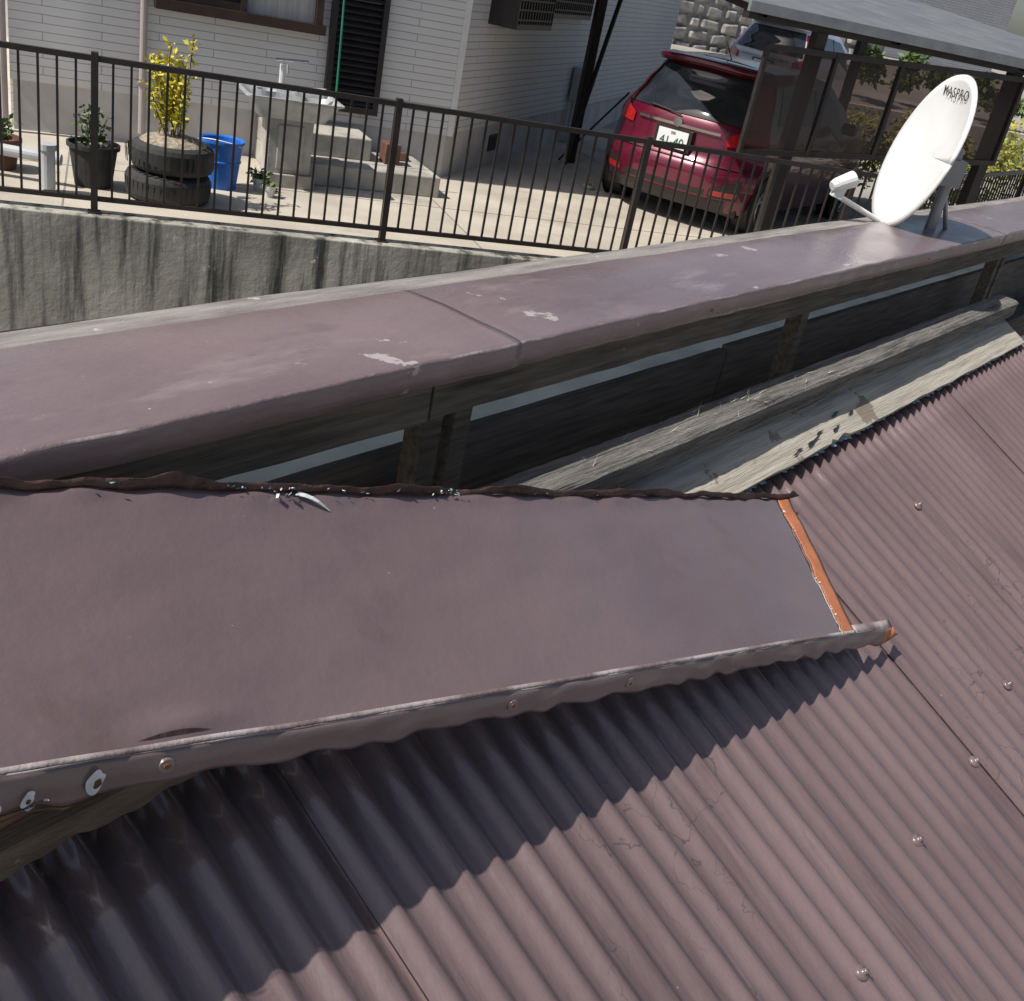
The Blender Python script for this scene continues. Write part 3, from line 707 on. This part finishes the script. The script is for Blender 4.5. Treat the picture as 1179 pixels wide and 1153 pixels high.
B.tube(bk_,mp_,.04,n=12);B.tube(mp_+V((0,0,.09)),mp_+V((0,0,-.30)),.022,n=12)
B.box(mp_.x-.04,mp_.x+.04,mp_.y-.04,mp_.y+.04,mp_.z-.05,mp_.z+.05)
B.tube(mp_+V((0,0,-.05)),mp_+V((.12,.1,-.30)),.009,n=8)
B.done('mast_bracket','grey',ds)
cu=bpy.data.curves.new('dish_label','FONT');cu.body='MASPRO';cu.size=.05;cu.align_x='CENTER';cu.space_character=1.3;cu.extrude=.0005
cu.materials.append(M['dark']);o=bpy.data.objects.new('dish_label',cu);C.objects.link(o);o.parent=ds;o.matrix_parent_inverse=Matrix.Translation(ds.location).inverted()
o.matrix_basis=DM@frame((0,.215,-.012),(1,0,0),(0,1,.32),(0,-.32,1))
# ------------------------------------------------------------ far background
B=Bld()
random.seed(3)
for j in range(5):
    x0=7;z0=.6+j*.34
    while x0<22:
        wd=random.uniform(.3,.8);zj=[random.uniform(-.05,.05) for _ in range(4)]
        pts=[(x0,22,z0+zj[0]),(x0+wd-.03,22,z0+zj[1]),(x0+wd-.03+random.uniform(-.05,0),22,z0+.30+zj[2]),(x0+.02,22,z0+.30+zj[3])]
        d=random.uniform(.06,.18);c_=V((x0+wd/2,22,z0+.16))
        B.add([V(p) for p in pts]+[V(p)+V((0,-d,0))+(c_-V(p))*.25 for p in pts],[(4,5,6,7),(0,1,5,4),(1,2,6,5),(2,3,7,6),(3,0,4,7)])
        x0+=wd
B.box(7,22.5,22.0,22.4,.4,2.25)
B.done('stone_wall','stone',None,GF,bevel=.03)
bh=top('distant_house',GF@V((14,30,1)))
for g0,g1,bb,z1 in ((4,13,34,6.5),(15,24,30,4.4),(27,37,33,6)):
    B=Bld();B.box(g0,g1,bb,bb+7,.5,z1);B.done('block_walls','tile2',bh,GF)
    B=Bld();B.add([(g0-.5,bb-.5,z1),(g1+.5,bb-.5,z1),(g1+.5,bb+7.5,z1),(g0-.5,bb+7.5,z1),(g0+2,bb+3.5,z1+1.6),(g1-2,bb+3.5,z1+1.6)],[(0,1,5,4),(2,3,4,5),(0,4,3),(1,2,5),(0,3,2,1)]);B.done('tiled_roof','rooftile',bh,GF)
    B=Bld()
    x=g0+1
    while x<g1-1.5: B.box(x,x+1.2,bb-.04,bb-.003,1.9,3.0);x+=2.4
    B.done('windows','glass',bh,GF)
def hedge(name,g,b,z,r,n,size,lm):
    B=Bld()
    for i in range(14):
        c=V((g+random.uniform(-r[0],r[0]),b+random.uniform(-r[1],r[1]),z+random.uniform(0,r[2])))
        B.leaves(c,(.35,.35,.28),n//14,size,0)
    B.done(name,lm,None,GF)
hedge('golden_hedge',10.0,4.0,.25,(1.6,.6,.6),3200,.08,'ygleaf')
hedge('golden_hedge',12.5,6.5,.3,(1.8,.8,.8),3000,.10,'ygleaf')
hedge('green_hedge',20,17,1,(3,1,1.6),3500,.2,'gleaf')
B=Bld();B.box(10.5,20,9,9.25,0,.9);B.done('block_wall','found',None,GF)
# ------------------------------------------------------------ light, world, camera
el=math.radians(53);nf=.42
hs=-(Nv*nf+Dv*math.sqrt(1-nf*nf))
sv=V((hs.x*math.cos(el),hs.y*math.cos(el),math.sin(el))).normalized()
su=bpy.data.lights.new('sun','SUN');su.energy=5.0;su.angle=math.radians(.5);su.color=(1,.96,.9)
so=bpy.data.objects.new('sun',su);C.objects.link(so);so.rotation_euler=sv.to_track_quat('Z','Y').to_euler();so.location=(0,0,20)
w=bpy.data.worlds.new("World");sc.world=w;w.use_nodes=True
sk_=w.node_tree.nodes.new('ShaderNodeTexSky');sk_.sky_type='NISHITA';sk_.sun_disc=False
sk_.dust_density=2.5
sk_.sun_elevation=math.asin(sv.z);sk_.sun_rotation=math.atan2(sv.x,sv.y)
bg=w.node_tree.nodes['Background'];bg.inputs[1].default_value=.09;w.node_tree.links.new(sk_.outputs[0],bg.inputs[0])
cam=bpy.data.cameras.new('camera');co=bpy.data.objects.new('camera',cam);C.objects.link(co)
Fc.normalize();Uc=(Uc-Fc*Uc.dot(Fc)).normalized();Rc=Fc.cross(Uc)
co.matrix_world=frame((0,0,0),Rc,Uc,-Fc)
cam.sensor_fit='HORIZONTAL';cam.sensor_width=36;cam.lens=36*1200/1179;cam.clip_end=2000;cam.clip_start=.02
sc.camera=co
sc.view_settings.view_transform='Standard';sc.view_settings.look='None';sc.view_settings.exposure=0
